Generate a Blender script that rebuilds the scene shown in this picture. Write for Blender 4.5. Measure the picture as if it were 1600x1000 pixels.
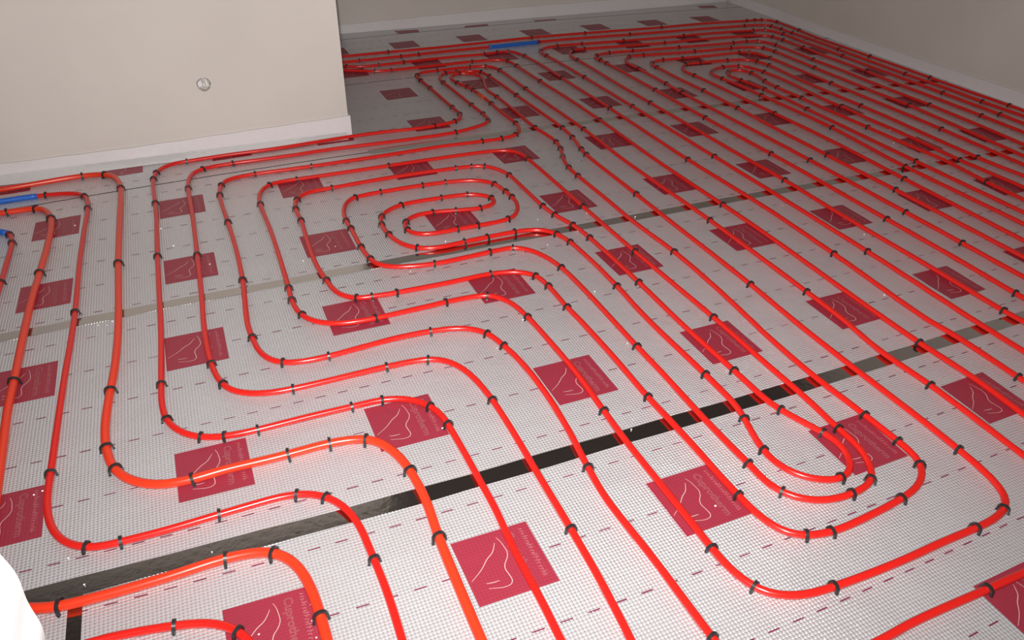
import bpy, bmesh, math, random
import numpy as np
from mathutils import Matrix, Vector

random.seed(7); np.random.seed(7)
for o in list(bpy.data.objects): bpy.data.objects.remove(o)
scn = bpy.context.scene
COL = scn.collection
S = 1.3                                   # metres per layout unit

# ------------------------------------------------------------------ camera
F_PX = 1220.756
PITCH, ROLL, YAW = 0.576945, 0.0117324, 0.4030301
CAM = np.array([-0.0087545, 0.0003322, 1.01797])
def axes(pt, rl, yw):
    fw0 = np.array([math.sin(yw), math.cos(yw), 0.0]); rt = np.array([math.cos(yw), -math.sin(yw), 0.0]); up0 = np.array([0, 0, 1.0])
    fw = math.cos(pt)*fw0 - math.sin(pt)*up0; up = math.sin(pt)*fw0 + math.cos(pt)*up0
    return math.cos(rl)*rt + math.sin(rl)*up, -math.sin(rl)*rt + math.cos(rl)*up, fw
AR, AU, AF = axes(PITCH, ROLL, YAW)
cd = bpy.data.cameras.new('camera'); co = bpy.data.objects.new('camera', cd); COL.objects.link(co)
cd.sensor_width = 36.0; cd.lens = 36.0*F_PX/1600.0; cd.clip_start = 0.02; cd.clip_end = 60
m = Matrix.Identity(4)
for i in range(3):
    m[i][0] = AR[i]; m[i][1] = AU[i]; m[i][2] = -AF[i]; m[i][3] = CAM[i]*S
co.matrix_world = m
scn.camera = co

# ------------------------------------------------------------------ light: dim room light, the flash on top of the camera
w = bpy.data.worlds.new('world'); scn.world = w; w.use_nodes = True
w.node_tree.nodes['Background'].inputs['Color'].default_value = (1.0, 0.95, 0.9, 1)
w.node_tree.nodes['Background'].inputs['Strength'].default_value = 0.09
fl = bpy.data.lights.new('flash', 'SPOT'); fo = bpy.data.objects.new('flash', fl); COL.objects.link(fo)
fl.energy = 400; fl.color = (1.0, 0.97, 0.95); fl.shadow_soft_size = 0.022
fl.spot_size = math.radians(136); fl.spot_blend = 1.0
fpos = CAM*S + 0.11*AU - 0.03*AR
fo.location = fpos
faim = AF + 0.03*AR + 0.25*AU
fo.rotation_euler = Vector(faim).to_track_quat('-Z', 'Y').to_euler()
scn.view_settings.view_transform = 'Standard'; scn.view_settings.look = 'None'
scn.view_settings.exposure = 0.12; scn.view_settings.gamma = 1.0; scn.view_settings.use_curve_mapping = False

# ------------------------------------------------------------------ layout helpers (measurements taken off the photograph, put on the floor plane)
def floor_pts(px, z=0.0):
    px = np.asarray(px, float).reshape(-1, 2)
    a = (px[:, 0]-800)/F_PX; b = (500-px[:, 1])/F_PX
    D = a[:, None]*AR + b[:, None]*AU + AF
    t = (z-CAM[2])/D[:, 2]
    return CAM + t[:, None]*D
def ray(px):
    return (px[0]-800)/F_PX*AR + (500-px[1])/F_PX*AU + AF
def to_px(P):
    X = np.asarray(P, float).reshape(-1, 3) - CAM
    x, y, z = X@AR, X@AU, X@AF
    return np.stack([800+F_PX*x/z, 500-F_PX*y/z], 1)
# the printed grid: regular rows measured with the lens' barrel distortion, moved by the few millimetres it shifts them
DF, DPT, DRL, DYW, DK = 1262.312, 0.5700432, 0.0064173, 0.3977912, -0.1141444
BR, BU, BF = axes(DPT, DRL, DYW)
def grid_pt(u, v):
    X = np.array([u, v, 0.0]) - np.array([0, 0, 1.0])
    z = max(X@BF, 0.15); a, b = (X@BR)/z, (X@BU)/z
    a = min(max(a, -0.66), 0.66); b = min(max(b, -0.42), 0.40)
    k = 1 + DK*(a*a+b*b)
    px = (800+DF*a*k, 500-DF*b*k)
    d = a*BR + b*BU + BF; t = -1.0/d[2]
    ideal = np.array([t*d[0], t*d[1]])
    q = floor_pts([px])[0][:2]
    return np.array([u, v]) + (q-ideal)

# ------------------------------------------------------------------ mesh helpers
def link(name, me, mat=None, parent=None, smooth=False):
    o = bpy.data.objects.new(name, me); COL.objects.link(o)
    if mat and not me.materials: me.materials.append(mat)
    if parent: o.parent = parent
    if smooth:
        for p in me.polygons: p.use_smooth = True
    return o
def pydata(name, vs, fs):
    me = bpy.data.meshes.new(name); me.from_pydata([tuple(map(float, v)) for v in vs], [], fs); me.update(); return me
def tag(o, label=None, cat=None, group=None, kind=None):
    if label: o['label'] = label
    if cat: o['category'] = cat
    if group: o['group'] = group
    if kind: o['kind'] = kind
    return o
class MB:
    def __init__(s): s.v = []; s.f = []
    def add(s, vs, fs):
        n = len(s.v); s.v += [tuple(x) for x in vs]; s.f += [tuple(i+n for i in f) for f in fs]
    def box(s, a, b):
        x0, y0, z0 = a; x1, y1, z1 = b
        s.add([(x0,y0,z0),(x1,y0,z0),(x1,y1,z0),(x0,y1,z0),(x0,y0,z1),(x1,y0,z1),(x1,y1,z1),(x0,y1,z1)],
              [(0,3,2,1),(4,5,6,7),(0,1,5,4),(1,2,6,5),(2,3,7,6),(3,0,4,7)])
    def slab(s, ring, z0, z1):                         # ring counter-clockwise seen from above
        n = len(ring)
        s.add([(*p, z0) for p in ring]+[(*p, z1) for p in ring],
              [tuple(range(n-1, -1, -1)), tuple(range(n, 2*n))]+[(i, (i+1)%n, n+(i+1)%n, n+i) for i in range(n)])
    def build(s, name, mat, parent=None, smooth=False):
        return link(name, pydata(name, s.v, s.f), mat, parent, smooth)

# ------------------------------------------------------------------ materials
def new_mat(name):
    mt = bpy.data.materials.new(name); mt.use_nodes = True
    nt = mt.node_tree; return mt, nt, nt.nodes['Principled BSDF']
def N(nt, t, **kw):
    n = nt.nodes.new(t)
    for k, v in kw.items(): setattr(n, k, v)
    return n
def math_n(nt, op, a, b=None, c=None):
    n = N(nt, 'ShaderNodeMath', operation=op)
    for i, x in enumerate((a, b, c)):
        if x is None: continue
        if isinstance(x, (int, float)): n.inputs[i].default_value = x
        else: nt.links.new(x, n.inputs[i])
    return n.outputs[0]
def simple(name, col, rough=0.5, metal=0.0, noise=None, bump=None):
    mt, nt, b = new_mat(name)
    b.inputs['Base Color'].default_value = (*col, 1); b.inputs['Roughness'].default_value = rough; b.inputs['Metallic'].default_value = metal
    geo = N(nt, 'ShaderNodeNewGeometry')
    if noise:
        sc, amt = noise
        t = N(nt, 'ShaderNodeTexNoise'); t.inputs['Scale'].default_value = sc; t.inputs['Detail'].default_value = 4
        nt.links.new(geo.outputs['Position'], t.inputs['Vector'])
        mx = N(nt, 'ShaderNodeMix', data_type='RGBA')
        mx.inputs[6].default_value = (*[c*(1-amt) for c in col], 1); mx.inputs[7].default_value = (*[min(1, c*(1+amt)) for c in col], 1)
        nt.links.new(t.outputs['Fac'], mx.inputs[0]); nt.links.new(mx.outputs[2], b.inputs['Base Color'])
    if bump:
        sc, dist, stg = bump
        t = N(nt, 'ShaderNodeTexNoise'); t.inputs['Scale'].default_value = sc; t.inputs['Detail'].default_value = 3
        nt.links.new(geo.outputs['Position'], t.inputs['Vector'])
        bp = N(nt, 'ShaderNodeBump'); bp.inputs['Distance'].default_value = dist; bp.inputs['Strength'].default_value = stg
        nt.links.new(t.outputs['Fac'], bp.inputs['Height']); nt.links.new(bp.outputs[0], b.inputs['Normal'])
    return mt
PX, PY = 0.0080, 0.0080                                # pitch of the embossed dots
def foil(name, col, rough, metal, bump=1.0, height=0.0016):
    mt, nt, b = new_mat(name)
    b.inputs['Base Color'].default_value = (*col, 1); b.inputs['Metallic'].default_value = metal; b.inputs['Roughness'].default_value = rough
    geo = N(nt, 'ShaderNodeNewGeometry'); sp = N(nt, 'ShaderNodeSeparateXYZ'); nt.links.new(geo.outputs['Position'], sp.inputs[0])
    x = math_n(nt, 'MULTIPLY', sp.outputs[0], 1/PX); y = math_n(nt, 'MULTIPLY', sp.outputs[1], 1/PY)
    cb = N(nt, 'ShaderNodeCombineXYZ')
    nt.links.new(x, cb.inputs[0]); nt.links.new(y, cb.inputs[1])
    vo = N(nt, 'ShaderNodeTexVoronoi', voronoi_dimensions='2D', feature='F1'); vo.inputs['Randomness'].default_value = 0.08; vo.inputs['Scale'].default_value = 1.0
    nt.links.new(cb.outputs[0], vo.inputs['Vector'])
    d = math_n(nt, 'MULTIPLY', vo.outputs['Distance'], 1.5)
    dome = math_n(nt, 'SUBTRACT', 1.0, math_n(nt, 'MULTIPLY', d, d)); dome = math_n(nt, 'MAXIMUM', dome, 0.0)
    dome = math_n(nt, 'POWER', dome, 0.7)
    bp = N(nt, 'ShaderNodeBump'); bp.inputs['Distance'].default_value = height; bp.inputs['Strength'].default_value = bump
    nt.links.new(dome, bp.inputs['Height'])
    no = N(nt, 'ShaderNodeTexNoise'); no.inputs['Scale'].default_value = 5.0; no.inputs['Detail'].default_value = 3
    nt.links.new(geo.outputs['Position'], no.inputs['Vector'])
    b2 = N(nt, 'ShaderNodeBump'); b2.inputs['Distance'].default_value = 0.012; b2.inputs['Strength'].default_value = 0.5
    nt.links.new(no.outputs['Fac'], b2.inputs['Height']); nt.links.new(bp.outputs[0], b2.inputs['Normal'])
    nt.links.new(b2.outputs[0], b.inputs['Normal'])
    return mt
M = {}
M['foil'] = foil('embossed_foil', (0.67, 0.665, 0.68), 0.24, 0.50, 1.0, 0.0021)
M['print'] = foil('maroon_print', (0.29, 0.027, 0.048), 0.42, 0.12, 0.4)
M['dash'] = simple('maroon_ink', (0.15, 0.012, 0.045), 0.5)
M['silver_line'] = simple('bare_foil_line', (0.74, 0.52, 0.50), 0.4, 0.3)
M['faint_line'] = simple('thin_bare_line', (0.62, 0.33, 0.34), 0.4, 0.2)
M['tape'] = simple('aluminium_tape', (0.52, 0.50, 0.48), 0.12, 1.0, bump=(60, 0.0012, 0.2))
M['pipe'] = simple('red_pipe', (0.58, 0.013, 0.009), 0.25)
M['pipe_thick'] = simple('orange_red_pipe', (0.66, 0.036, 0.011), 0.28)
M['sleeve'] = simple('blue_sleeve', (0.012, 0.11, 0.48), 0.4)
M['orange'] = simple('orange_highlight', (0.75, 0.07, 0.008), 0.4)  # colour of the highlight painted on the circuit pipe
M['clip'] = simple('black_plastic', (0.018, 0.017, 0.018), 0.38)
M['wall'] = simple('lime_plaster', (0.58, 0.53, 0.485), 0.85, noise=(2.2, 0.09), bump=(3.0, 0.01, 0.15))
M['jamb'] = simple('white_plaster', (0.80, 0.79, 0.78), 0.8, noise=(9, 0.03))
M['foam'] = simple('white_foam', (0.66, 0.62, 0.62), 0.6, noise=(40, 0.05), bump=(140, 0.002, 0.3))
M['film'] = simple('crinkled_film', (0.70, 0.69, 0.69), 0.25, 0.3, bump=(22, 0.008, 0.7))
M['slab'] = simple('dark_slab', (0.07, 0.065, 0.06), 0.9, noise=(6, 0.2))
M['ceiling'] = simple('ceiling_plaster', (0.19, 0.17, 0.16), 0.9, noise=(2, 0.06))
M['core'] = simple('grey_insulation', (0.035, 0.033, 0.03), 0.95)
M['bag'] = simple('crumpled_plastic', (0.72, 0.70, 0.69), 0.35)
M['box'] = simple('box_grey', (0.46, 0.43, 0.41), 0.6)
M['crumb'] = simple('white_crumb', (0.9, 0.9, 0.88), 0.6)

# ------------------------------------------------------------------ the room
THK = 0.03                                             # insulation thickness (m)
YL = 2.812; XC = 0.537                                 # left wall block: front face and corner (layout units, foam face)
YB = 4.40
def xr(y): return 3.20 + (y-1.9)*0.0615                # right wall runs slightly off square
OFF = 0.007                                            # foam thickness
XMIN, YMIN = -1.75, -0.55
mb = MB(); mb.box((XMIN*S, YMIN*S, -THK-0.12), (3.75*S, 4.6*S, -THK)); tag(mb.build('floor', M['slab']), kind='structure')
HT = 2.55
mb = MB(); mb.box((XMIN*S, YMIN*S, HT), (3.75*S, 4.6*S, HT+0.1)); tag(mb.build('ceiling', M['ceiling']), kind='structure')
# left wall: plastered block with a round box hole in the front
hole = CAM + ray((318.5, 132))*((YL+OFF-CAM[1])/ray((318.5, 132))[1])
hx, hz = hole[0]*S, hole[2]*S; hr = 0.0222*S; yf = (YL+OFF)*S
mb = MB()
x0, x1, z0, z1 = XMIN*S, (XC-OFF)*S, -THK, HT
a = 0.06; nseg = 32
sq = []; ci = []
for i in range(nseg):
    t = 2*math.pi*i/nseg; c, s_ = math.cos(t), math.sin(t); k = a/max(abs(c), abs(s_))
    sq.append((hx+k*c, yf, hz+k*s_)); wob = 1+0.03*math.sin(3*t)+0.02*math.sin(7*t+1)
    ci.append((hx+hr*wob*c, yf, hz+hr*wob*s_))
inn = [(p[0], yf+0.05, p[2]) for p in ci]
mb.add(sq+ci+inn, [(i, (i+1)%nseg, nseg+(i+1)%nseg, nseg+i) for i in range(nseg)] +
       [(nseg+i, nseg+(i+1)%nseg, 2*nseg+(i+1)%nseg, 2*nseg+i) for i in range(nseg)] + [tuple(range(2*nseg, 3*nseg))])
def quad(p): mb.add(p, [(0, 1, 2, 3)])
for (xa, xb, za, zb) in ((x0, hx-a, z0, z1), (hx+a, x1, z0, z1), (hx-a, hx+a, z0, hz-a), (hx-a, hx+a, hz+a, z1)):
    quad([(xa, yf, za), (xb, yf, za), (xb, yf, zb), (xa, yf, zb)])
yb = 4.6*S
quad([(x1, yf, z0), (x1, yb, z0), (x1, yb, z1), (x1, yf, z1)])
quad([(x0, yb, z0), (x0, yf, z0), (x0, yf, z1), (x0, yb, z1)])
quad([(x1, yb, z0), (x0, yb, z0), (x0, yb, z1), (x1, yb, z1)])
tag(mb.build('wall_left', M['wall']), 'plastered wall block on the left with a round box hole', kind='structure')
mb = MB(); mb.box(((XC+0.001)*S, (YB+OFF)*S, -THK), (3.75*S, (YB+0.1)*S, HT)); tag(mb.build('wall_back', M['wall']), 'plastered back wall at the far end', kind='structure')
mb = MB(); ring = [((xr(YMIN)+OFF)*S, YMIN*S), ((xr(YMIN)+0.12)*S, YMIN*S), ((xr(YB)+0.12)*S, YB*S), ((xr(YB)+OFF)*S, YB*S)]
mb.slab(ring, -THK, HT); tag(mb.build('wall_right', M['wall']), 'plastered wall along the right side', kind='structure')
# near doorway jamb: vertical plaster edge close to the camera on the left
mb = MB()
nz = 420; xs = -0.2; ys0, ys1 = 0.40, 0.5
jv = []; jf = []
for i in range(nz+1):
    z = -THK + (HT+THK)*i/nz
    d1 = 0.0022*math.sin(z*31)+0.0016*math.sin(z*73+1); d0 = 0.0015*math.sin(z*41+2)
    jv += [(XMIN*S, ys0*S, z), (xs*S+d0, ys0*S, z), (xs*S+d1, ys1*S, z), (XMIN*S, ys1*S, z)]
for i in range(nz):
    b0, b1 = 4*i, 4*i+4
    jf += [(b0+k, b0+(k+1)%4, b1+(k+1)%4, b1+k) for k in range(4)]
jf += [(3, 2, 1, 0), (4*nz, 4*nz+1, 4*nz+2, 4*nz+3)]
mb.add(jv, jf); tag(mb.build('wall_near', M['jamb']), 'white plastered doorway jamb close to the lens, lower left corner', kind='structure')

# ------------------------------------------------------------------ foil-faced insulation sheets with their print
VJ = [YMIN, 0.983, 1.812, 2.607, 3.432, 4.26, YB]      # seams between the sheets
U0 = [-0.468806, -0.513820, -0.500202, -0.314738, -0.062358]
V0 = [0.723944, 1.113889, 1.916901, 2.741173, 3.540672]
SW, SD, DU, DV, ROW = 0.1320, 0.1340, 0.3619006, 0.4130601, 0.137687
GAP = 0.0019
UCROSS = -0.326                                        # cross seam of the nearest sheet
names = ['nearest foil-faced insulation sheet in front of the lowest taped seam',
         'foil-faced insulation sheet between the lowest and second taped seams',
         'foil-faced insulation sheet between the second seam and the left wall front',
         'foil-faced insulation sheet passing the corner of the left wall',
         'far foil-faced insulation sheet under the blue-sleeved pipe run',
         'narrow foil-faced insulation strip along the back wall']
def band(ua, ub, va, vb, fu=None):
    us = np.linspace(ua, ub, max(2, int((ub-ua)/0.12)))
    lo = [grid_pt(u, va+GAP*(1.7 if va > 2.5 else 1)) for u in us]; hi = [grid_pt(u, vb-GAP*(1.7 if vb > 2.5 else 1)) for u in us[::-1]]
    return [(p[0]*S, p[1]*S) for p in lo+hi]
sheets = []
def clampx(ring):
    return [(min(x, (xr(y/S)-0.001)*S), y) for x, y in ring]
for k in range(6):
    mb = MB()
    va, vb = VJ[k], VJ[k+1]
    if k == 0:
        mb.slab(clampx(band(UCROSS+GAP, 3.3, -0.5, vb)), -THK, 0)
    elif k in (1, 2):
        mb.slab(clampx(band(-1.7, 3.4, va, vb)), -THK, 0)
    elif k == 3:
        lo = [grid_pt(u, va+GAP*1.7) for u in np.linspace(-1.7, 3.4, 40)]
        hi = [grid_pt(u, vb-GAP*1.7) for u in np.linspace(3.4, XC+0.02, 24)]
        r = [(p[0]*S, p[1]*S) for p in lo+hi]
        r = clampx(r) + [((XC+0.003)*S, hi[-1][1]*S), ((XC+0.003)*S, (YL-0.003)*S), (-1.7*S, (YL-0.003)*S)]
        mb.slab(r, -THK, 0)
    else:
        r = clampx(band(XC+0.02, 3.45, va, vb))
        if k == 5: r = [(x, min(y, (YB-0.002)*S)) for x, y in r]
        mb.slab(r, -THK, 0)
    o = mb.build('insulation_sheet', M['foil']); o.data.materials.append(M['core'])
    for p_ in o.data.polygons: p_.material_index = 0 if p_.normal.z > 0.5 else 1
    tag(o, names[k], 'insulation', 'foil-faced insulation sheets')
    sheets.append(o)
mb = MB(); mb.slab(band(-1.2, UCROSS-GAP, -0.5, VJ[1]), -THK, 0)
left_sheet = tag(mb.build('insulation_sheet', M['foil']), 'foil-faced insulation sheet left of the cross seam in the near corner', 'insulation', 'foil-faced insulation sheets')

# foot sketch and lettering left bare in the print (unit square, shared meshes)
FOOT = [[(0.496, 0.81), (0.465, 0.751), (0.415, 0.677), (0.32, 0.605), (0.203, 0.484), (0.037, 0.362)],
        [(0.541, 0.88), (0.568, 0.808), (0.584, 0.701), (0.587, 0.616), (0.554, 0.537), (0.492, 0.455), (0.472, 0.388), (0.482, 0.298), (0.488, 0.224), (0.476, 0.185), (0.44, 0.156), (0.356, 0.151), (0.272, 0.173), (0.187, 0.196)],
        [(0.186, 0.274), (0.269, 0.259), (0.347, 0.26)]]
def catmull(P, n):
    P = np.asarray(P, float); Q = np.vstack([2*P[0]-P[1], P, 2*P[-1]-P[-2]]); out = []
    for i in range(1, len(Q)-2):
        p0, p1, p2, p3 = Q[i-1], Q[i], Q[i+1], Q[i+2]
        d0 = np.linalg.norm(p1-p0)**.5+1e-9; d1 = np.linalg.norm(p2-p1)**.5+1e-9; d2 = np.linalg.norm(p3-p2)**.5+1e-9
        m1 = (p1-p0)/d0-(p2-p0)/(d0+d1)+(p2-p1)/d1; m2 = (p2-p1)/d1-(p3-p1)/(d1+d2)+(p3-p2)/d2
        m1 *= d1; m2 *= d1
        for t in np.arange(n)/n:
            out.append((2*t**3-3*t**2+1)*p1+(t**3-2*t**2+t)*m1+(-2*t**3+3*t**2)*p2+(t**3-t**2)*m2)
    out.append(P[-1]); return np.array(out)
def ribbon(mb, pts, wid, z=0.0, taper=False):
    pts = np.asarray(pts, float); T = np.gradient(pts, axis=0); T /= np.linalg.norm(T, axis=1, keepdims=True)+1e-9
    Nn = np.stack([-T[:, 1], T[:, 0]], 1)
    ws = wid*np.ones(len(pts))
    if taper: ws = wid*(0.45+0.55*np.sin(np.linspace(0.1, math.pi-0.1, len(pts))))
    vs = []
    for p, n, w_ in zip(pts, Nn, ws): vs += [(*(p-n*w_/2), z), (*(p+n*w_/2), z)]
    mb.add(vs, [(2*i, 2*i+2, 2*i+3, 2*i+1) for i in range(len(pts)-1)])
mb = MB()
for L in FOOT: ribbon(mb, catmull(L, 5), 0.0095, 0, True)
foot_me = pydata('foot_outline', mb.v, mb.f); foot_me.materials.append(M['silver_line'])
fc = bpy.data.curves.new('lettering_curve', 'FONT'); fc.body = 'Cuprotherm'; fc.size = 0.155; fc.resolution_u = 3; fc.fill_mode = 'NONE'; fc.bevel_depth = 0.0020; fc.bevel_resolution = 0
ft = bpy.data.objects.new('lettering_tmp', fc); COL.objects.link(ft)
bpy.context.view_layer.update()
tm = bpy.data.meshes.new_from_object(ft.evaluated_get(bpy.context.evaluated_depsgraph_get()))
bpy.data.objects.remove(ft)
tv = np.array([v.co for v in tm.vertices]); tf = [tuple(p.vertices) for p in tm.polygons]
bpy.data.meshes.remove(tm)
xx, yy = tv[:, 0], tv[:, 1]
sx = 0.80/(xx.max()-xx.min())
tl = np.stack([0.665+(yy-0.0)*0.95, 0.90-(xx-xx.min())*sx, 0*xx], 1)
mb = MB(); mb.add(tl.tolist(), tf)
rr = random.Random(3)
v_ = 0.90
while v_ > 0.14:                                        # the small second line: too fine to read, only strokes
    h_ = rr.choice((0.022, 0.03, 0.034)); p = [(0.85, v_), (0.85+rr.choice((0.045, 0.07)), v_-0.2*h_), (0.85+rr.uniform(0, 0.05), v_-0.75*h_)]
    ribbon(mb, p, 0.0042); v_ -= h_+rr.choice((0.008, 0.008, 0.02))
text_me = pydata('lettering', mb.v, mb.f); text_me.materials.append(M['faint_line'])

placed = []                                            # printed squares (u,v) per sheet, to keep dashes clear of them
def printed_square(quad_uv, parent, logo, size=0):
    P = [p*S for p in quad_uv]                          # BL BR TR TL
    c = sum(P)/4
    zt = 0.0003
    vs = [(p[0]-c[0], p[1]-c[1], zt) for p in P]
    n = 7; vv = []; ff = []
    for j in range(n+1):
        for i in range(n+1):
            s_, t = i/n, j/n
            q_ = (1-t)*((1-s_)*P[0]+s_*P[1])+t*((1-s_)*P[3]+s_*P[2]); vv.append((q_[0]-c[0], q_[1]-c[1], zt))
    ff = [(j*(n+1)+i, j*(n+1)+i+1, (j+1)*(n+1)+i+1, (j+1)*(n+1)+i) for j in range(n) for i in range(n)]
    o = link('printed_square', pydata('printed_square', vv, ff), M['print'], parent)
    o.location = (c[0], c[1], 0)
    if logo:
        ex = (P[1]-P[0]+P[2]-P[3])/2; ey = (P[3]-P[0]+P[2]-P[1])/2
        mt = Matrix(((ex[0], ey[0], 0, P[0][0]-c[0]), (ex[1], ey[1], 0, P[0][1]-c[1]), (0, 0, 1, zt+0.0004), (0, 0, 0, 1)))
        for nm, me in ((('foot_outline', foot_me), ('lettering', text_me)) if size > 68 else (('foot_outline', foot_me),)):
            l = bpy.data.objects.new(nm, me); COL.objects.link(l); l.parent = o; l.matrix_local = mt
    return o
def visible(px, m=70): return -m < px[0] < 1600+m and -m < px[1] < 1000+m
for k in range(5):
    for rrow in (([0, -1] if k == 0 else [0, 1])):
        v0 = V0[k]+rrow*DV
        for c in range(-3, 16):
            u0 = U0[k]+c*DU
            if k == 0 and u0 < UCROSS: continue
            if k == 3 and v0+SD > YL-0.05 and u0 < XC: 
                if rrow == 1 or u0+SW < -2: continue
            if k >= 4 and u0 < XC: continue
            if u0+SW > xr(v0)-0.02: continue
            qv = [grid_pt(u0, v0), grid_pt(u0+SW, v0), grid_pt(u0+SW, v0+SD), grid_pt(u0, v0+SD)]
            if k == 3 and u0 < XC:
                if rrow == 1: continue
                qv = [np.array([p[0], min(p[1], YL-0.006)]) for p in qv]
                if qv[2][1]-qv[0][1] < 0.03: continue
            cpx = to_px([[*(sum(qv)/4), 0]])[0]
            if not visible(cpx): continue
            q_px = to_px([[*p, 0] for p in qv]); size = np.ptp(q_px[:, 0])
            printed_square(qv, sheets[k], size > 55, size)
            placed.append((k, u0, v0))
for quadpx in ([(623, 53), (656, 50.5), (652, 46), (616, 48.5)], [(726, 43), (763, 40), (762, 37.5), (727, 40.5)], [(836, 34), (869, 31.5), (869, 29.5), (834, 31.8)], [(1096, 13), (1122, 12), (1115, 8.5), (1089, 9.5)]):
    P = floor_pts(quadpx)[:, :2]; P = [np.array([p[0], min(p[1], YB-0.01)]) for p in P]
    printed_square(P, sheets[5], False)
# dashed guide lines, one joined part per sheet
for k in range(5):
    mb = MB(); cnt = 0
    for j in (range(-5, 3) if k == 0 else range(-1, 5)):
        v = V0[k]+0.067+j*ROW
        if not (VJ[k]+0.02 < v < VJ[k+1]-0.02): continue
        for i in range(-40, 110):
            u = U0[k]+0.009+i*DU/8; L = 0.0205; hw = 0.0012
            if k == 0 and u < UCROSS: continue
            if k == 3 and v > YL-0.04 and u < XC+0.03: continue
            if k >= 4 and u < XC+0.03: continue
            if u+L > xr(v)-0.02 or u < -1.0: continue
            if any(kk == k and u0-0.003 < u+L and u < u0+SW+0.003 and v0 < v < v0+SD for kk, u0, v0 in placed): continue
            p = grid_pt(u, v); q_ = grid_pt(u+L, v)
            px = to_px([[*p, 0]])[0]
            if not visible(px, 30): continue
            mb.add([(p[0]*S, (p[1]-hw)*S, .0004), (q_[0]*S, (q_[1]-hw)*S, .0004), (q_[0]*S, (q_[1]+hw)*S, .0004), (p[0]*S, (p[1]+hw)*S, .0004)], [(0, 1, 2, 3)]); cnt += 1
    o = mb.build('printed_dashes', M['dash'], sheets[k]); o['kind'] = 'stuff'

# ------------------------------------------------------------------ adhesive tape over the seams
def tape(ua, ub, v, half, label, jag=0.0):
    us = np.linspace(ua, ub, 60); lo = []; hi = []
    for i, u in enumerate(us):
        p = grid_pt(u, v); w_ = half*(1+0.05*math.sin(i*1.7))
        e = 0.0012*math.sin(i*0.55)
        lo.append(((p[0])*S, (p[1]-w_+e)*S)); hi.append(((p[0])*S, (p[1]+w_+e)*S))
    ring = clampx(lo+hi[::-1]); mb = MB(); mb.slab(ring, 0.0002, 0.0009)
    return tag(mb.build('seam_tape', M['tape']), label, 'tape', 'seam tapes')
tape(-1.2, 3.1, 0.981, 0.0185, 'shiny dark seam tape nearest the camera, running across the whole floor')
tape(-1.2, 3.3, 1.812, 0.0180, 'shiny seam tape across the middle, passing under the spiral loop')
tape(0.56, 3.3, 2.607, 0.0190, 'shiny seam tape running right from the corner of the left wall')
mb = MB(); c0 = floor_pts([(113, 930), (108, 1000), (100, 1090)])[:, :2]
ring = [((UCROSS-0.0145)*S, -0.3*S), ((UCROSS+0.0135)*S, -0.3*S), ((UCROSS+0.0135)*S, 0.964*S), ((UCROSS-0.0145)*S, 0.964*S)]
c1 = floor_pts([(97, 985), (124, 985)])[:, 0]
ring = [((c1[0])*S, -0.3*S), ((c1[1])*S, -0.3*S), ((c1[1]+0.003)*S, 0.995*S), ((c1[0]+0.006)*S, 0.995*S)]
mb.slab(ring, 0.0010, 0.0014)
tag(mb.build('seam_tape', M['tape']), 'short shiny cross tape in the near left corner', 'tape', 'seam tapes')

# ------------------------------------------------------------------ perimeter foam strips
def edge_strip(path, heights, inward, label, thick=OFF):
    vs = []; fs = []; n = len(path)
    for (p, h, nn) in zip(path, heights, inward):
        a_ = np.array(p)*S; b_ = (np.array(p)-np.array(nn)*thick)*S
        vs += [(*a_, 0.0005), (*a_, h*S), (*b_, h*S), (*b_, 0.0005)]
    for i in range(n-1):
        b0, b1 = 4*i, 4*i+4
        fs += [(b0+k, b1+k, b1+(k+1)%4, b0+(k+1)%4) for k in range(4)]
    fs += [(0, 1, 2, 3), tuple(4*(n-1)+k for k in (3, 2, 1, 0))]
    o = link('edge_insulation_strip', pydata('edge_insulation_strip', vs, fs), M['foam'])
    return tag(o, label, 'foam strip', 'perimeter foam strips')
xs_ = np.linspace(-1.7, XC, 70)
hh = np.interp(xs_, [-1.7, -0.6, -0.22, 0.2, XC], [0.055, 0.0565, 0.0575, 0.069, 0.079]) + 0.0008*np.sin(xs_*40)
path = [(x, YL) for x in xs_[:-1]] + [(XC, YL)] + [(XC, y) for y in np.linspace(YL, YB-0.01, 20)[1:]]
inw = [(0, -1)]*(len(xs_)-1) + [(1, -1)] + [(1, 0)]*19
left_strip = edge_strip(path, list(hh)+[0.075]*19, inw, 'white foam edge strip wrapped round the base of the left wall')
xb = np.linspace(XC+0.02, xr(YB)-0.01, 60)
edge_strip([(x, YB) for x in xb], list(np.interp(xb, [0.86, 1.84, 2.5, 3.3], [0.047, 0.066, 0.067, 0.067])+0.001*np.sin(xb*25)), [(0, -1)]*60, 'white foam edge strip along the base of the back wall')
yr_ = np.linspace(-0.5, YB-0.01, 70)
def rt_h(p):                                            # height of the strip's top edge on the right wall, read at four places
    d = ray(p); A_ = np.array([1.0, -0.0615]); k0 = 3.20-1.9*0.0615
    t = (k0 - (CAM[0]-0.0615*CAM[1]))/(d[0]-0.0615*d[1]); return (CAM+t*d)[1:]
R_ = np.array([rt_h(p) for p in [(1600, 146), (1450, 97), (1300, 46), (1205, 11)]])
edge_strip([(xr(y), y) for y in yr_][::-1], list(np.interp(yr_, R_[:, 0], R_[:, 1])+0.0006*np.sin(yr_*33))[::-1], [(-1, 0)]*70, 'white foam edge strip along the base of the right wall')
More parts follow.
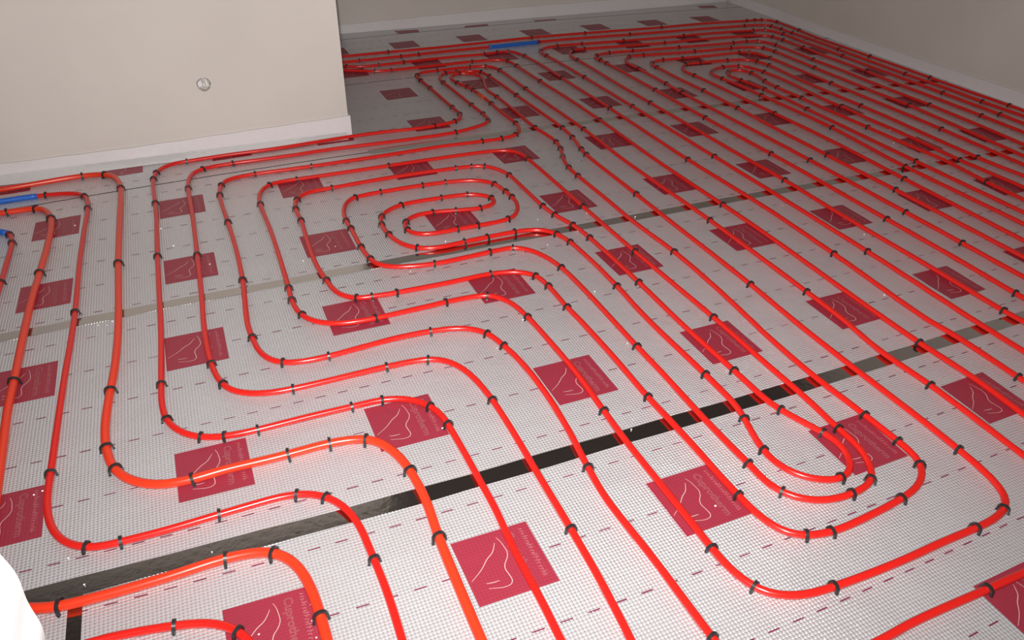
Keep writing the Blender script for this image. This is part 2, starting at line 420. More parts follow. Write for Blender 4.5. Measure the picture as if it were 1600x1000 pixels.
# crinkled film flap of the left strip, sloping down on to the foil
vs = []; fs = []; nx, ny = 150, 5
for i in range(nx+1):
    x = -1.3 + (XC-0.02+1.3)*i/nx
    for j in range(ny+1):
        t = j/ny
        y = YL - 0.0015 - 0.034*t*(1+0.25*math.sin(x*9)) ; z = (0.018*(1-t)**1.6 + 0.0011 + 0.0022*abs(math.sin(x*57+t*5))*math.sin(math.pi*min(1, t+.15)))
        vs.append((x*S, y*S, z*S))
for i in range(nx):
    for j in range(ny):
        a0 = i*(ny+1)+j; fs.append((a0, a0+1, a0+ny+2, a0+ny+1))
o = link('film_flap', pydata('film_flap', vs, fs), M['film'], left_strip, True); o['label'] = 'crinkled shiny film flap'

# ------------------------------------------------------------------ flush box in the wall hole with crumpled plastic
root = bpy.data.objects.new('wall_box', None); COL.objects.link(root); root.location = (hx, yf, hz-hr)
tag(root, 'round flush box set in the left wall, stuffed with crumpled plastic', 'wall box')
mb = MB(); vs = []; fs = []
for i in range(24):
    t = 2*math.pi*i/24; c, s_ = math.cos(t), math.sin(t)
    for rad, yy_ in ((hr*0.93, 0.002), (hr*0.86, 0.002), (hr*0.86, 0.044), (hr*0.93, 0.044)):
        vs.append((rad*c, yy_, hr+rad*s_))
for i in range(24):
    a0, b0 = 4*i, 4*((i+1)%24)
    fs += [(a0+k, b0+k, b0+(k+1)%4, a0+(k+1)%4) for k in range(4)]
o = link('box_ring', pydata('box_ring', vs, fs), M['box'], root)
rr = random.Random(5)
def flap(name, pts, mat):                               # folded plastic flap, solid
    o = link(name, pydata(name, pts, [tuple(range(len(pts)))]), mat, root)
    md = o.modifiers.new('solid', 'SOLIDIFY'); md.thickness = 0.002; return o
k = hr
flap('plastic_fold', [(-0.85*k, 0.004, k*1.35), (-0.35*k, -0.001, k*1.75), (-0.15*k, 0.004, k*0.95), (-0.75*k, 0.006, k*0.55)], M['bag'])
flap('plastic_fold', [(0.18*k, -0.002, k*1.85), (0.45*k, 0.001, k*1.8), (0.62*k, 0.004, k*0.75), (0.28*k, 0.002, k*0.65)], M['bag'])
flap('plastic_fold', [(0.05*k, 0.001, k*1.35), (0.2*k, 0.003, k*0.7), (-0.15*k, 0.003, k*0.75)], M['bag'])
flap('plastic_fold', [(-0.32*k, 0.012, k*1.9), (0.2*k, 0.012, k*1.9), (0.0, 0.010, k*0.8)], M['box'])
vs = []; fs = []
for j in range(7):
    for i in range(13):
        t = math.pi*(1+i/12); rad = hr*0.84*j/6
        vs.append((rad*math.cos(t), 0.010+0.004*rr.uniform(-1, 1)-0.004*(j/6), hr+rad*math.sin(t)*0.97-0.08*hr*(1-j/6)))
for j in range(6):
    for i in range(12):
        a0 = j*13+i; fs.append((a0, a0+1, a0+14, a0+13))
link('plaster_fill', pydata('plaster_fill', vs, fs), M['wall'], root)

# ------------------------------------------------------------------ heating pipes: runs measured on the photograph, laid on the floor
RT, RK = 0.0066*S, 0.0085*S                             # pipe radii (m): thin circuit pipe, thick feed pipe
q3 = [(726,114.3),(717,114.5),(708,117),(704,120.5),(706,124),(714,129),(723,133),(732,136.5),(740,141),(753,150),(767,161),(780,172.5),(800,188),(806,192.5),(811,199),(811,205.5),(806,210.5),(784,216.5),(754,220.5),(710,226),(680,230),(650,235),(600,243),(550,250.5),(485,260),(430,267.5),(397,272),(370,277),(352,282.5),(345,290),(343,303),(347.5,322),(356,347),(369,390),(379,437),(383,475),(387,508),(394,527),(403,546),(412,556),(425,563),(442,567),(475,564.5),(512,557),(575,540),(625,527),(674,517.5),(712,513),(737,514),(762,521),(786,539),(805,556),(825,578),(857,621),(890,675),(917,727),(945,776),(975,815),(1025,878),(1062,928),(1112,995),(1150,1045)]
s3 = [(740,115.5),(750,118.5),(755.5,124),(757,132),(760,139),(767,145),(777,151.5),(800,169.5),(837,200),(855,211),(869,221.5),(876,232.5),(880,248),(889,262),(904,275.5),(945,309),(988,345),(1054,394),(1116,447),(1175,502),(1200,526),(1275,590),(1352,649),(1405,691),(1425,707),(1438,724),(1442,738),(1439,751),(1430,764),(1407,780),(1350,810),(1299,831),(1255,837),(1228,832),(1200,816.5),(1175,796),(1154,774),(1127,746),(1100,715),(1050,660),(1012,620),(958,557),(905,499),(886,480),(857,447),(839,431.5),(820,426),(800,425),(766,428),(700,442),(621,457),(584,463),(560,466),(542,464),(525,456),(510,438),(495,415),(482,382),(471,346),(462,327),(461,317),(466,309),(480,301),(516,294),(625,275),(714,262.5),(737,260),(756,259.5),(775,263.5),(795,273),(817,293),(847,321),(867,336),(896,352),(922,372),(997,440),(1062,503),(1149,581),(1200,627),(1219,640),(1250,657),(1282,674),(1297,682),(1315,697),(1326,714),(1330,731),(1323,744),(1310,749),(1282,750),(1250,743),(1225,732),(1202,714),(1190,700),(1175,676),(1162,652),(1150,634),(1102,585),(1012,499),(964,447),(925,408),(892,379),(871,366),(855,360.5),(832,359),(800,363),(764,370),(725,378),(687,386.5),(652,387.5),(628,381),(607,366),(596,351),(594.5,343),(598,335),(610,327),(627,320),(687,309.5),(729,304),(755,305),(769,309),(774,315),(767,321),(752,325),(710,329),(677,331.5),(647,337.5),(634,346),(632,353),(637,360.5),(651,365.5),(675,365),(714,358),(747,352.5),(785,345),(800,340),(807,333),(809,324),(806,314),(799,307),(790,299),(772,287),(757,283),(732,282),(694,285),(657,290),(595,300),(556,308),(546,312),(539,320),(537,332),(541,346),(549,358),(564,386),(575,401),(586,411),(600,415.5),(625,417),(680,412),(767,393.5),(800,387),(825,390),(850,400),(877,418),(920,460),(957,500),(995,541),(1037,585),(1087,640),(1127,682),(1167,722),(1185,741),(1200,756),(1222,769),(1250,779),(1282,782),(1312,778),(1332,771),(1353,761),(1363,750),(1362,735),(1352,712),(1335,692),(1310,670),(1255,618),(1200,571),(1116,497),(992,393),(910,322),(827,250),(815,241),(806,237),(795,235.5),(770,236),(740,239.5),(660,251),(607,259),(465,280),(442,283.5),(422,288),(410,296),(404.5,307),(407,320),(422,358),(437,403),(451,450),(456,470),(465,486),(477,496),(500,504),(537,505),(585,497.5),(650,483),(697,472),(740,463.5),(760,461),(777,464),(800,474),(827,498),(862,537),(900,582),(945,644),(975,685),(1027,750),(1075,810),(1112,856),(1135,883),(1160,905),(1177,917),(1200,927),(1225,931),(1260,929),(1302,917),(1400,880),(1475,846),(1525,825),(1555,810),(1570,795),(1573,780),(1562,762),(1545,743),(1495,700),(1450,664),(1320,564),(1237,498),(1172,444),(1035,336),(995,304),(926,250),(916,241.5),(909,234),(895,215),(879,200),(807.5,149),(785,132.5),(765,119),(758,115),(752,112.5),(744,111.2),(730,111),(712,112.5),(696,114),(689,117),(686.5,121),(688,125),(694,129.5),(715,146),(737,164),(755,178),(763,186),(763,190),(755,194.5),(735,201),(710,207),(680,212),(600,223),(522,232.5),(460,242),(400,250.5),(362,255.5),(316,264),(301,271),(294.5,282),(294,295),(300,332),(308,397),(315,462),(318,503),(323,540),(331,571),(338,587),(347,600),(362,610),(385,614.5),(402,615),(425,613.5),(460,607),(525,592),(605,573),(667,561.5),(695,563),(722,575),(745,595),(770,626),(800,672),(837,735),(890,823),(937,905),(982,992),(1008,1045)]
PIPES = [
 ('thick1', 'thick orange-red pipe hugging the left wall, then stepping across to the bottom edge', 'thick pipe hugging the left wall', 1,
  [(-60,304),(0,296.5),(62,286),(125,275.5),(158,272.5),(172,274),(183,280),(188.5,293),(187.5,335),(185,400),(185,450),(185,500),(183,540),(178,583),(172,612),(166,650),(164,675),(166,700),(175,728),(190,743),(212,753),(250,757.5),(300,749),(350,734),(400,722.5),(447,711),(512,693.5),(545,687.5),(572,686),(592,690),(612,703),(630,720),(646,744),(665,780),(685,838),(712,905),(750,995),(772,1045)]),
 ('blue_end', 'thin red pipe with a blue sleeved end at the left edge', 'thin pipe ending in a blue sleeve', 0,
  [(-45,321),(0,314.5),(60,306),(100,302.5),(125,303),(135,309),(137,324),(132.5,355),(125,405),(117.5,487),(110,537),(100,595),(87.5,680),(79,740),(74,775),(74,800),(82,828),(97,845),(115,853),(132,855.5),(160,854),(190,846),(250,831),(342,804),(400,787),(440,776),(470,771.5),(492,772),(512,777),(533,788),(550,804),(562,822),(582,868),(605,925),(626,992),(640,1040)]),
 ('thick2', 'thick orange-red pipe second from the left edge, crossing the near left corner', 'thick pipe crossing the near corner', 1,
  [(-50,340),(0,333),(10,332),(57,325.5),(70,328),(79,339),(80,357),(72.5,390),(61,430),(50,467),(42,500),(32,545),(22,595),(12,640),(4,700),(-4,760),(-14,840),(-16,890),(-8,930),(12,948),(45,951),(95,947.5),(125,940),(200,920),(275,897.5),(347,874),(400,863),(425,862.5),(447,870),(470,890),(487,922),(500,960),(510,995),(520,1040)]),
 ('blue_corner', 'red pipe with a bent blue sleeve at the left edge, looping back at the bottom', 'pipe with the bent blue sleeve', 0,
  [(-40,366),(0,361.5),(11,363),(17,368),(19,377),(16,392),(10,412),(2,440),(-14,490),(-50,600),(-85,740),(-110,880),(-112,960),(-90,1005),(-40,1030),(30,1032),(95,1018),(150,1001),(212,987.5),(275,977.5),(325,973),(352,977),(375,988),(392,1003),(415,1040)]),
 ('circuit', 'long thin red pipe folded into the central oval spiral and the nearest right-hand loops', 'central oval', 0, q3[::-1]+s3),
 ('wall_run', 'thin red pipe rounding the left wall corner, then running diagonally to the right edge', 'thin pipe rounding the wall corner', 0,
  [(905,1050),(876,1000),(857,960),(835,918),(800,852),(775,797),(747,746),(720,697),(700,663),(690,648),(675,636),(650,626),(625,622.5),(595,625),(552,635),(475,653),(400,672),(354,681.5),(325,683.5),(300,681),(277,672),(260,656),(253,632),(252,600),(252,550),(251,500),(249,462),(246,400),(243.5,325),(240,300),(239,283),(243,271),(254,262),(270,256),(290,252.5),(350,243),(432,232),(500,221),(550,213),(602,206),(650,201),(680,196.5),(710,190),(718,186),(720,181),(716,175),(706,167),(673,138),(657,125),(651,119.5),(652,116),(660,113),(683,110),(733,104.8),(758,103.3),(768,104.5),(782,110),(796,119.5),(821.5,138.5),(912.5,202),(975,250),(1109,344),(1200,411),(1259,455),(1318,500),(1375,548),(1454,602),(1525,655),(1600,712),(1720,803)]),
 ('far4', 'lowest of the four red pipes emerging behind the left wall', 'lowest pipe emerging behind that wall', 0,
  [(508,109.5),(541,110),(565,110.7),(587,111.3),(611.5,109.5),(640,106.5),(690,101.3),(737,96.2),(770,93.8),(785,93.8),(793,95),(800,98),(808,103),(844,126.5),(880,149),(937.5,187.5),(1025,250),(1128,319),(1200,368),(1320,454),(1385,500),(1435,534.5),(1525,593),(1600,648),(1720,733)]),
 ('far3', 'third of the four red pipes emerging behind the left wall', 'third pipe emerging behind that wall', 0,
  [(505,101.5),(540,103.8),(560,104.3),(593,101.5),(631.5,97),(690,90.5),(756.5,84.5),(776,82),(793,80.3),(802,81),(820,87.5),(845,101),(878,121.8),(955,170.5),(1076,250),(1200,327),(1302,396),(1450,500),(1490,523),(1592,590),(1710,664)]),
 ('far2', 'red pipe with the straight blue sleeve, second from the back wall', 'pipe with the straight blue sleeve', 0,
  [(504,100.5),(539,97),(562,94.8),(627,88),(690,80.8),(764,73.5),(843,65.3),(900,60),(985,53.7),(1060,47.8),(1090,45.5),(1162,40.3),(1185,39),(1200,39.4),(1207,41),(1221,45.5),(1238,51.3),(1270,62.2),(1311,77.3),(1360,95.5),(1414.5,115.5),(1440,124.5),(1490,142),(1534,158.5),(1600,181.5),(1700,217)]),
 ('far1', 'red pipe closest to the back and right walls', 'pipe closest to the back wall', 0,
  [(505,91),(538,88),(607,81.3),(690,73.7),(760,66.2),(830,58.7),(914,51.7),(1033,42.7),(1080,38.2),(1120,35.2),(1167,32.4),(1185,31),(1197,31.2),(1206,32.5),(1214,34.3),(1230,40),(1249,47.5),(1280,60),(1320,74),(1360,88.3),(1400,102),(1440,116.5),(1490,134.5),(1540,152),(1577.5,165),(1600,173),(1700,208)]),
 ('turn3', 'far red pipe loop whose left bend lies beside the blue sleeve', 'loop bending beside the blue sleeve', 0,
  [(1700,608),(1600,549),(1540,512),(1357,394),(1200,296),(1117,245),(989,166.5),(914,121),(880,101),(854,86.8),(846,83),(844,79.5),(847,76.5),(855,74),(870,71.7),(909,68.5),(920,67.8),(1040,58.3),(1067,55.8),(1120,51.2),(1177,47.6),(1194,46.9),(1205,48.3),(1225,53.3),(1250,63),(1280,74),(1317,87.5),(1360,103.8),(1440,133),(1474,145.5),(1510,159),(1561,178),(1600,193),(1700,232)]),
 ('turn4', 'far red pipe loop second right of the blue sleeve', 'second loop right of the blue sleeve', 0,
  [(1700,556),(1600,503),(1567,485),(1460,421),(1302,328),(1227,282),(1170,250),(1016,160.5),(965,131),(920,103.5),(903,93.7),(894,89),(890.5,84.7),(892,80.7),(899,77.7),(913,76.3),(920,75.8),(1040,66.7),(1080,62.7),(1120,59.3),(1161,56.5),(1190,55.4),(1207,57.3),(1225,62.8),(1255,74),(1280,84),(1320,98.5),(1355,112),(1400,130),(1440,145),(1480,160),(1533,180.5),(1600,207),(1700,248)]),
 ('turn5', 'far red pipe loop third right of the blue sleeve', 'third loop right of the blue sleeve', 0,
  [(1700,516),(1600,466),(1585,457.5),(1500,407.5),(1385,342),(1227,252.5),(1204,240),(1102,184),(1025,141),(970,110.5),(949,99.2),(939,93.8),(930.5,91),(930,88),(937,85),(953,82.3),(988,79.5),(1060,74),(1100,70.8),(1146,66.9),(1166,64.7),(1185,64.4),(1200,66.7),(1213,70.5),(1240,80.7),(1270,92.8),(1320,111.5),(1355,126),(1410,147.5),(1453,164),(1510,187.5),(1600,226),(1700,269)]),
 ('turn6', 'far red pipe loop fourth right of the blue sleeve', 'fourth loop right of the blue sleeve', 0,
  [(1700,484),(1600,433),(1502,379),(1415,331.5),(1265,250),(1209,220),(1130,179),(1066,145),(1040,130.3),(998,107.5),(982,99.5),(977,95),(978,91.3),(983,88.3),(1005,86.3),(1060,82.3),(1100,79),(1141,75.2),(1165,73.7),(1185,74.2),(1195,75.5),(1210.5,80),(1240,92),(1273,105.7),(1340,132.7),(1380,149),(1423,165.5),(1470,186),(1600,244),(1700,290)]),
 ('turn7', 'far red pipe loop fifth right of the blue sleeve', 'fifth loop right of the blue sleeve', 0,
  [(1700,454),(1600,402),(1400,297),(1307,250),(1292,242),(1200,194.5),(1152,168.5),(1099,141.3),(1060,122.5),(1026,104.7),(1019,102),(1018,98.7),(1023,95.7),(1035,93.8),(1060,91.5),(1100,87.8),(1153,82.2),(1170,81.9),(1182,84),(1203,90.3),(1240,105.3),(1265,116),(1299,130),(1340,147),(1380,163.5),(1420,180),(1460,197),(1587,252),(1700,302)]),
 ('turn8', 'far red pipe loop sixth right of the blue sleeve', 'sixth loop right of the blue sleeve', 0,
  [(1700,428),(1600,376),(1412,279),(1355,249),(1300,220.5),(1211,177.5),(1170,158),(1125,136),(1085,117.7),(1071,111.7),(1066,107),(1066.5,103.3),(1073,100.2),(1093,98.2),(1137,94.1),(1160,93.2),(1174,94.2),(1183,96),(1202,102),(1230,115),(1250,124.5),(1300,146),(1344,164.5),(1390,184.3),(1460,216),(1537,250),(1600,275),(1700,316)]),
 ('turn9', 'outer of the two smallest far red pipe loops', 'outer of the two smallest far loops', 0,
  [(1700,398),(1600,350),(1416,261),(1390,248),(1350,226),(1300,199.5),(1250,176),(1190,149),(1170,140),(1150,131.3),(1129,123),(1118,118.7),(1111.3,114.5),(1111.7,111),(1117,107.7),(1129,105),(1153,103),(1167,104.5),(1180,107.7),(1195,112.7),(1230,127),(1265,144.3),(1300,161),(1315,166.5),(1360,187),(1400,204),(1430,217.5),(1500,250),(1600,293),(1700,338)]),
 ('turn10', 'innermost and smallest far red pipe loop', 'innermost far loop', 0,
  [(1700,378),(1600,332),(1425,249),(1300,189),(1261,170.3),(1230,155.5),(1195,139.7),(1175,132),(1157,125),(1142,119.5),(1137,114.5),(1138,111.2),(1145,109.6),(1160,110),(1175,114.3),(1187,120.5),(1195,126.7),(1214.5,136.5),(1252,152.7),(1280,166),(1323,184.5),(1357,199.3),(1390,214),(1430,231),(1475,250),(1541,284),(1600,312),(1700,359)]),
 ('front_right', 'short stretch of red pipe crossing the bottom right corner', 'pipe crossing the bottom right corner', 0,
  [(1250,1062),(1310,1032),(1375,1001),(1425,973),(1542,921),(1600,895),(1720,842)]),
]
def resample(P, step):
    d = np.r_[0, np.cumsum(np.linalg.norm(np.diff(P, axis=0), axis=1))]
    n = max(3, int(d[-1]/step)+1); s = np.linspace(0, d[-1], n)
    return np.stack([np.interp(s, d, P[:, k]) for k in range(P.shape[1])], 1)
def smooth(P, sig):
    n = int(3*sig)+1; k = np.exp(-0.5*(np.arange(-n, n+1)/sig)**2); k /= k.sum()
    out = P.copy()
    for c in range(P.shape[1]):
        a = np.r_[2*P[0, c]-P[n:0:-1, c], P[:, c], 2*P[-1, c]-P[-2:-n-2:-1, c]]
        out[:, c] = np.convolve(a, k, 'valid')
    return out
def tube(name, P, r, mat, parent=None, sides=12, caps=True):
    P = np.asarray(P); T = np.gradient(P, axis=0); T /= np.linalg.norm(T, axis=1, keepdims=True)
    up = np.array([0, 0, 1.0]); vs = []; n = len(P)
    for p, t in zip(P, T):
        x = np.cross(t, up); x /= np.linalg.norm(x); y = np.cross(x, t)
        for k in range(sides):
            a = 2*math.pi*k/sides; vs.append(p + r*(math.cos(a)*x + math.sin(a)*y))
    fs = [(i*sides+k, i*sides+(k+1)%sides, (i+1)*sides+(k+1)%sides, (i+1)*sides+k) for i in range(n-1) for k in range(sides)]
    if caps: fs += [tuple(range(sides-1, -1, -1)), tuple((n-1)*sides+k for k in range(sides))]
    return link(name, pydata(name, vs, fs), mat, parent, True)
LIFT = 0.0012
runs = {}
for key, label, phrase, thick, px in PIPES:
    r = RK if thick else RT; zc = (r+LIFT)/S
    P = floor_pts(catmull(px, 8), zc)*S
    P = smooth(resample(P, 0.010), 2.2)
    P[:, 2] = r+LIFT
    xmax = np.array([(xr(y/S)-0.004)*S - r for y in P[:, 1]]); P[:, 0] = np.minimum(P[:, 0], xmax)
    o = tube('heating_pipe', P[::2] if len(P) % 2 else np.vstack([P[::2], P[-1:]]), r, M['pipe_thick'] if thick else M['pipe'])
    tag(o, label, 'pipe', 'underfloor heating pipes')
    runs[key] = (P, to_px(P/S), r, o, phrase)

def sleeve(key, a, b, rr_, name='blue_sleeve', mat='sleeve', label='blue protective sleeve'):
    P, Q, r, o, _ = runs[key]
    i = int(np.argmin(((Q-np.array(a))**2).sum(1))); j = int(np.argmin(((Q-np.array(b))**2).sum(1)))
    i, j = min(i, j), max(i, j)
    s = tube(name, P[i:j+1:2], r*rr_, M[mat], o, 16); s['label'] = label
    return s
sleeve('blue_end', (-40, 320.5), (59, 306), 1.22)
sleeve('blue_corner', (-38, 366), (11, 363), 1.25)
sleeve('far2', (764, 73.6), (843, 65.4), 1.35)
sleeve('circuit', (745.5, 145), (757, 153), 1.12, 'painted_highlight', 'orange', 'bright orange highlight painted on the pipe')  # a highlight on the pipe, painted as a short orange band

# ------------------------------------------------------------------ black clips pressed over the pipes
def clip_mesh(r):
    zc = r+LIFT; R1 = r*1.08; R2 = R1+0.0034*S; hw = 0.0026*S
    pin, pout = [], []
    pin.append((-R1*1.02, -zc+0.0008)); pout.append((-R2*1.04, -zc+0.0008))
    for i in range(13):
        a = math.pi*(1-i/12); pin.append((R1*math.cos(a), R1*math.sin(a))); pout.append((R2*math.cos(a), R2*math.sin(a)))
    pin.append((R1*1.02, -zc+0.0008)); pout.append((R2*1.04, -zc+0.0008))
    vs = []; fs = []
    for (a, b) in zip(pin, pout):
        vs += [(a[0], -hw, a[1]), (b[0], -hw, b[1]), (b[0], hw, b[1]), (a[0], hw, a[1])]
    for i in range(len(pin)-1):
        b0, b1 = 4*i, 4*i+4
        fs += [(b0+k, b1+k, b1+(k+1)%4, b0+(k+1)%4) for k in range(4)]
    n = len(pin); fs += [(0, 1, 2, 3), tuple(4*(n-1)+k for k in (3, 2, 1, 0))]
    me = MB(); me.add(vs, fs)
    for sgn in (-1, 1):                                 # small barbed feet
        x = sgn*R2*1.0; z = -zc+0.0008
        me.add([(x, -hw*.7, z), (x+sgn*0.0016*S, -hw*.5, z), (x+sgn*0.0016*S, hw*.5, z), (x, hw*.7, z), (x, -hw*.7, z+0.003*S), (x, hw*.7, z+0.003*S)],
               [(0, 1, 2, 3), (0, 4, 1), (3, 2, 5), (1, 4, 5, 2), (0, 3, 5, 4)])
    m_ = pydata('pipe_clip', me.v, me.f); m_.materials.append(M['clip'])
    return m_
CM = {RT: clip_mesh(RT), RK: clip_mesh(RK)}
def reg(ox, oy, k, s): return [(ox+float(a.split(',')[0])/k, oy+float(a.split(',')[1])/k) for a in s.split()]
C = []
C += reg(530,50,10,'770,310 320,445 970,378 1250,345 630,515 1015,470 110,525 565,615 815,590 1525,600 1210,680 1280,750 1420,880')
C += reg(640,80,10,'970,160 1170,40 1365,30 1530,150 430,300 940,245 1180,235 1410,300 335,580 665,880 790,985 565,340 535,490 970,840 720,310 770,335 750,490 910,550 1000,590 1285,805 1365,710 1120,325 1250,390')
C += reg(680,130,10,'380,510 305,600 750,480 835,585 310,765 1260,625 1250,795 1035,860 740,900 1570,685 1270,185 1415,85 0,655')
C += reg(760,50,10,'700,88 160,315 330,300 600,370 825,148 320,445 475,525 840,765 1180,712 615,885 1540,705 840,290 945,360 1100,210 1490,180 1345,280 1530,255 1425,430 1545,15')
C += reg(900,40,10,'1330,22 845,137 735,235 90,280 130,355 525,418 880,393 1390,262 320,475 390,530 490,585 830,480 1050,460 985,665 1410,895 1250,1000 1350,530 1195,590 1265,640 140,805')
C += reg(1040,20,10,'1270,125 1380,110 1490,105 1220,200 270,370 1370,275 1540,268 210,540 1060,465 1255,445 1440,435 450,600 1015,545 1535,550 260,710 1135,625 1305,615 530,780 305,800 970,740 1425,755 885,850 1135,835 710,930 975,920 1350,955 1540,930 450,980')
C += reg(1100,60,10,'1130,105 1105,200 1030,300 1020,420 950,530 950,670 1140,765 1530,930 575,650 950,795 895,885 290,625 1240,25')
C += reg(1160,10,10,'540,240 890,375 610,355 780,415 450,305 650,430 470,475 650,530 950,640 1500,675 1570,775 1100,830 1130,950')
C += reg(1280,40,10,'800,485 1345,755 370,470 740,720 190,895')
C += reg(1440,90,10,'130,310 1375,750 940,690 340,550 1215,885 925,905 130,735')
C += reg(1180,90,10,'905,30 930,155 1190,395 1340,760 315,870 815,795 720,630')
C += reg(1300,130,10,'445,345 565,695 1210,350 1530,335 5,690')
C += reg(800,0,4,'455,485 755,665 865,640 1065,580 1210,735 895,565 1195,565 1410,670 1270,980 550,750 315,800 450,805 380,860 435,935 150,800 275,885 305,930 315,980 85,555 465,965 20,770 20,845 615,680')
C += reg(1200,0,4,'885,660 1010,655 1090,805 370,970 935,995 1310,975 15,965 40,710 1330,720')
C += reg(0,250,4,'515,105 648,92 755,180 738,645 280,218 535,222 545,300 470,955 38,328 228,300 318,365 248,712 60,465 72,520 5,765 970,75 955,120 970,268 985,605 1160,10 1265,55 1178,175 1232,592 1450,20 1590,88 1383,155 1375,220 1427,390 1515,755')
C += reg(400,250,4,'90,152 28,275 210,805 225,875 290,970 260,120 340,38 830,35 468,172 250,240 248,305 285,380 440,755 620,862 735,852 887,828 628,232 565,382 597,430 657,548 715,625 733,640 778,200 1037,162 1178,142 1255,50 1348,42 1425,37 1580,95 1492,150 1565,197 1590,235 910,283 1155,238 1317,217 1475,238 1410,305 1242,318 1108,325 935,388 950,440 780,352 785,408 832,465 1258,432 1390,410 1570,372 1010,552 1298,512 1453,480 1122,650 1468,573 1467,712 1187,888 1437,843 745,980')
C += reg(800,250,4,'95,5 355,48 415,100 190,287 270,345 383,405 492,487 448,290 780,213 1100,5 1315,278 1237,375 1015,575 775,572 790,760 1265,985 1497,775 283,465 370,512 15,448 15,548 310,670 655,790 155,722 232,785 345,920 105,980')
C += reg(1200,250,4,'110,125 262,5 865,38 850,118 800,188 860,325 740,368 1215,515 407,585 628,577 237,822 1540,830 1470,938 1365,135 1200,8 920,3')
C += reg(0,500,4,'85,380 690,440 663,800 712,935 315,965 1008,408 1037,625 1245,730 1415,725 1210,975 1325,280 1385,400 1580,108 1598,670')
C += reg(400,500,4,'170,268 455,225 1095,75 1447,80 1545,155 240,430 817,297 1068,247 1480,500 608,545 785,505 1097,540 1203,662 195,855 455,790 685,748 970,940')
C += reg(800,500,4,'780,168 1210,340 1390,320 848,480 577,575 473,918 1470,890 1450,612 1560,812')
C += reg(1200,500,4,'940,133 1020,403 75,560 333,700 440,680 610,597 820,762 950,905 1183,805 1565,360 445,985 645,990')
C += reg(0,750,4,'525,420 757,388 1375,220 385,795 1400,500 1100,915 1500,955')
C += reg(400,750,4,'265,103 440,105 735,490 1140,360 100,450 405,850')
C += reg(800,750,4,'365,305 1415,97 1248,425 1500,680 1250,985')
C += reg(1200,750,4,'90,78 525,82 835,120 232,350 395,312 1480,190 1300,300 410,670 1375,690')
ORD = 'first second third fourth fifth sixth seventh eighth ninth tenth eleventh twelfth thirteenth fourteenth fifteenth sixteenth seventeenth eighteenth nineteenth twentieth'.split()
ORD += ['twenty-'+w_ for w_ in ORD[:9]] + ['thirtieth'] + ['thirty-'+w_ for w_ in ORD[:9]]
SIDE = dict(thick1='left edge', blue_end='left edge', thick2='left edge', blue_corner='left edge', wall_run='bottom edge', far1='left wall', far2='left wall', far3='left wall', far4='left wall', front_right='bottom edge')
LEGS = [((442, 567), 'strand leaving the bottom edge right of centre'), ((806, 210), 'strand rounding the third bend from the left wall'),
        ((777, 151), 'small hairpin behind the wall corner'), ((1442, 738), 'diagonal from the small hairpin to the second-largest near loop'),
        ((560, 466), 'return of the second-largest near loop'), ((795, 273), 'outermost round of the central oval'),
        ((1330, 731), 'strand feeding the smallest near loop'), ((855, 360), 'return of the smallest near loop'),
        ((596, 345), 'lower edge of the middle oval round'), ((774, 315), 'upper edge of the middle oval round'),
        ((634, 346), 'top of the small inner hook in the oval'), ((809, 324), 'bottom of the small inner hook in the oval'),
        ((600, 415), 'second round of the central oval'), ((1363, 750), 'strand feeding the third-largest near loop'),
        ((806, 237), 'long return of the third-largest near loop'), ((500, 504), 'big left bend outside the oval'),
        ((1573, 780), 'strand feeding the largest near loop'), ((765, 119), 'long return of the largest near loop'),
        ((301, 271), 'second strand out from the left wall'), (None, 'strand leaving the bottom edge at centre')]
Qc = runs['circuit'][1]; LEG_END = []; pos = 0
for mk, nm in LEGS:
    if mk is None: LEG_END.append(len(Qc)); continue
    dd = np.hypot(*(Qc[pos:]-np.array(mk)).T); near = np.where(dd < 5.0)[0]
    j = near[0] if len(near) else int(np.argmin(dd))
    while j+1 < len(dd) and dd[j+1] < dd[j]: j += 1
    pos = pos+int(j); LEG_END.append(pos)
taken = []
for c in C:
    best = None
    for key, (P, Q, r, o, ph) in runs.items():
        d2 = ((Q-np.array(c))**2).sum(1); i = int(np.argmin(d2))
        if best is None or d2[i] < best[0]: best = (d2[i], key, i)
    d2, key, i = best
    if d2 > 12**2: print('CLIP FAR', c, key, d2**.5); continue
    Q = runs[key][1]; lim = 4.0 if c[1] < 260 else 6.0
    if any(k2 == key and math.hypot(*(Q[i2]-Q[i])) < lim for k2, i2 in taken): continue
    taken.append((key, i))
taken.sort(key=lambda t: (list(runs).index(t[0]), t[1]))
rc = random.Random(11); count = {}; clips = []
for key, i in taken:
    P, Q, r, o, ph = runs[key]
    t = P[min(i+3, len(P)-1)]-P[max(i-3, 0)]; ang = math.atan2(t[1], t[0]) - math.pi/2
    k = bpy.data.objects.new('pipe_clip', CM[r])
    k.location = P[i]; k.rotation_euler = (rc.uniform(-0.16, 0.16), 0, ang+rc.uniform(-0.14, 0.14)+(math.pi if rc.random() < .5 else 0))
    if key == 'circuit':
        leg = next(n_ for n_, e in enumerate(LEG_END) if i <= e); nm = LEGS[leg][1]
        n_ = count[leg] = count.get(leg, 0)+1
        lab = ORD[n_-1]+' black clip along the '+nm
    elif key in SIDE:
        n_ = count[key] = count.get(key, 0)+1
        lab = ORD[n_-1]+' black clip from the '+SIDE[key]+' on the '+ph
    else:
        n_ = count[key] = count.get(key, 0)+1
        lab = ORD[n_-1]+' black clip, lower strand first, on the '+ph
    tag(k, lab, 'clip', 'black pipe clips')
    clips.append((float(np.linalg.norm(P[i]/S-CAM)), k, r))
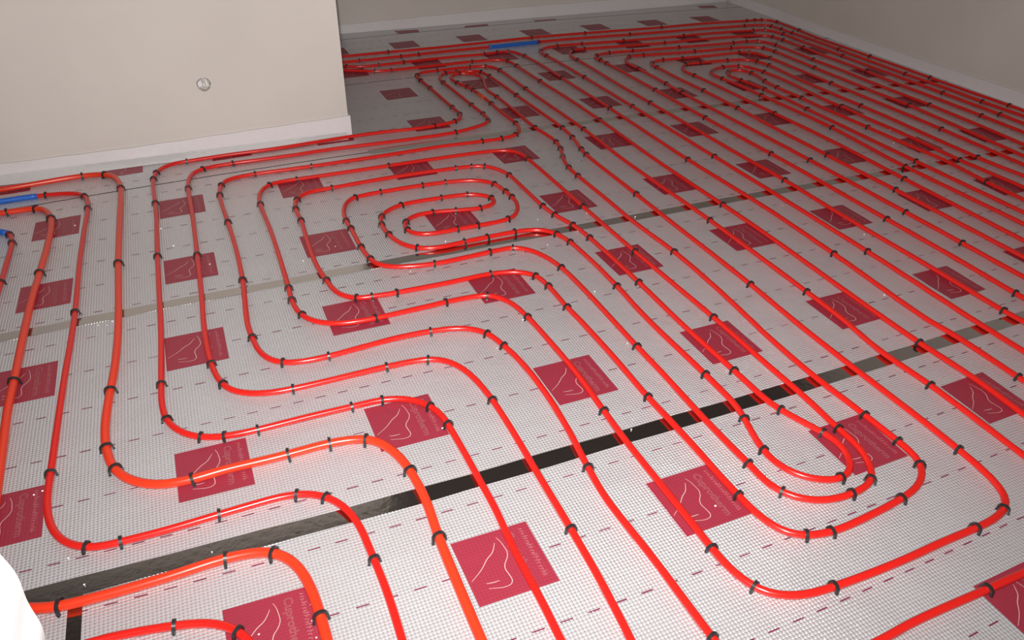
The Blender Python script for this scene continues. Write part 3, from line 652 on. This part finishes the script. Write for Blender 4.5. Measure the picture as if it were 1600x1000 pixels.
# the 300 that show largest are things of their own, the farthest specks are one object
clips.sort(key=lambda t: t[0])
for d_, k, r in clips[:300]: COL.objects.link(k)
mb = MB()
for d_, k, r in clips[300:]:
    mw = Matrix.Translation(k.location) @ k.rotation_euler.to_matrix().to_4x4()
    mb.add([tuple(mw @ v.co) for v in CM[r].vertices], [tuple(p.vertices) for p in CM[r].polygons])
    bpy.data.objects.remove(k)
tag(mb.build('far_pipe_clips', M['clip']), 'tiny black clips on the farthest pipes before the back wall', 'clips', kind='stuff')
print('CLIPS', len(taken))

# ------------------------------------------------------------------ loose white crumbs on the foil
CR = reg(0,250,4,'1005,435 1312,657 85,465 1085,543 600,238 470,415') + reg(400,250,4,'497,545 885,198 1340,612 1527,882 295,635 1185,515 1075,158 965,700') + reg(800,250,4,'412,450 222,535 517,828 240,128 160,377 415,8 1060,120 770,360 468,338') + reg(1200,250,4,'90,288 305,388 600,470 515,57 785,693 725,850')
CR += reg(0,500,4,'615,38 670,38 705,15 325,855') + reg(400,500,4,'1165,683 1505,180') + reg(800,500,4,'720,150 745,690 70,5') + reg(0,750,4,'530,660 1325,455 270,75 215,100 1105,880 430,495') + reg(400,750,4,'315,680 345,783 378,990 352,885 20,970') + reg(800,750,4,'1270,168')
CR += reg(530,50,10,'445,228 1003,727 420,790') + reg(760,50,10,'145,625 205,568 965,405') + reg(900,40,10,'890,505 893,735 1187,735') + reg(1300,130,10,'905,740 960,945') + reg(680,130,10,'715,515 565,375 1365,630')
mb = MB(); rk = random.Random(2)
for c in CR:
    p = floor_pts([c])[0]*S; r = rk.uniform(0.0014, 0.0026)*S
    vs = [(p[0]+r*rk.uniform(.7, 1.3), p[1], r*.9+.001), (p[0]-r*rk.uniform(.7, 1.3), p[1], r*.8+.001), (p[0], p[1]+r*rk.uniform(.7, 1.2), r+.001), (p[0], p[1]-r*rk.uniform(.7, 1.2), r*.9+.001), (p[0], p[1], r*1.9+.001), (p[0], p[1], .001)]
    mb.add(vs, [(0, 2, 4), (2, 1, 4), (1, 3, 4), (3, 0, 4), (2, 0, 5), (1, 2, 5), (3, 1, 5), (0, 3, 5)])
tag(mb.build('foam_crumbs', M['crumb']), 'tiny white crumbs scattered over the foil and pipes', 'crumbs', kind='stuff')
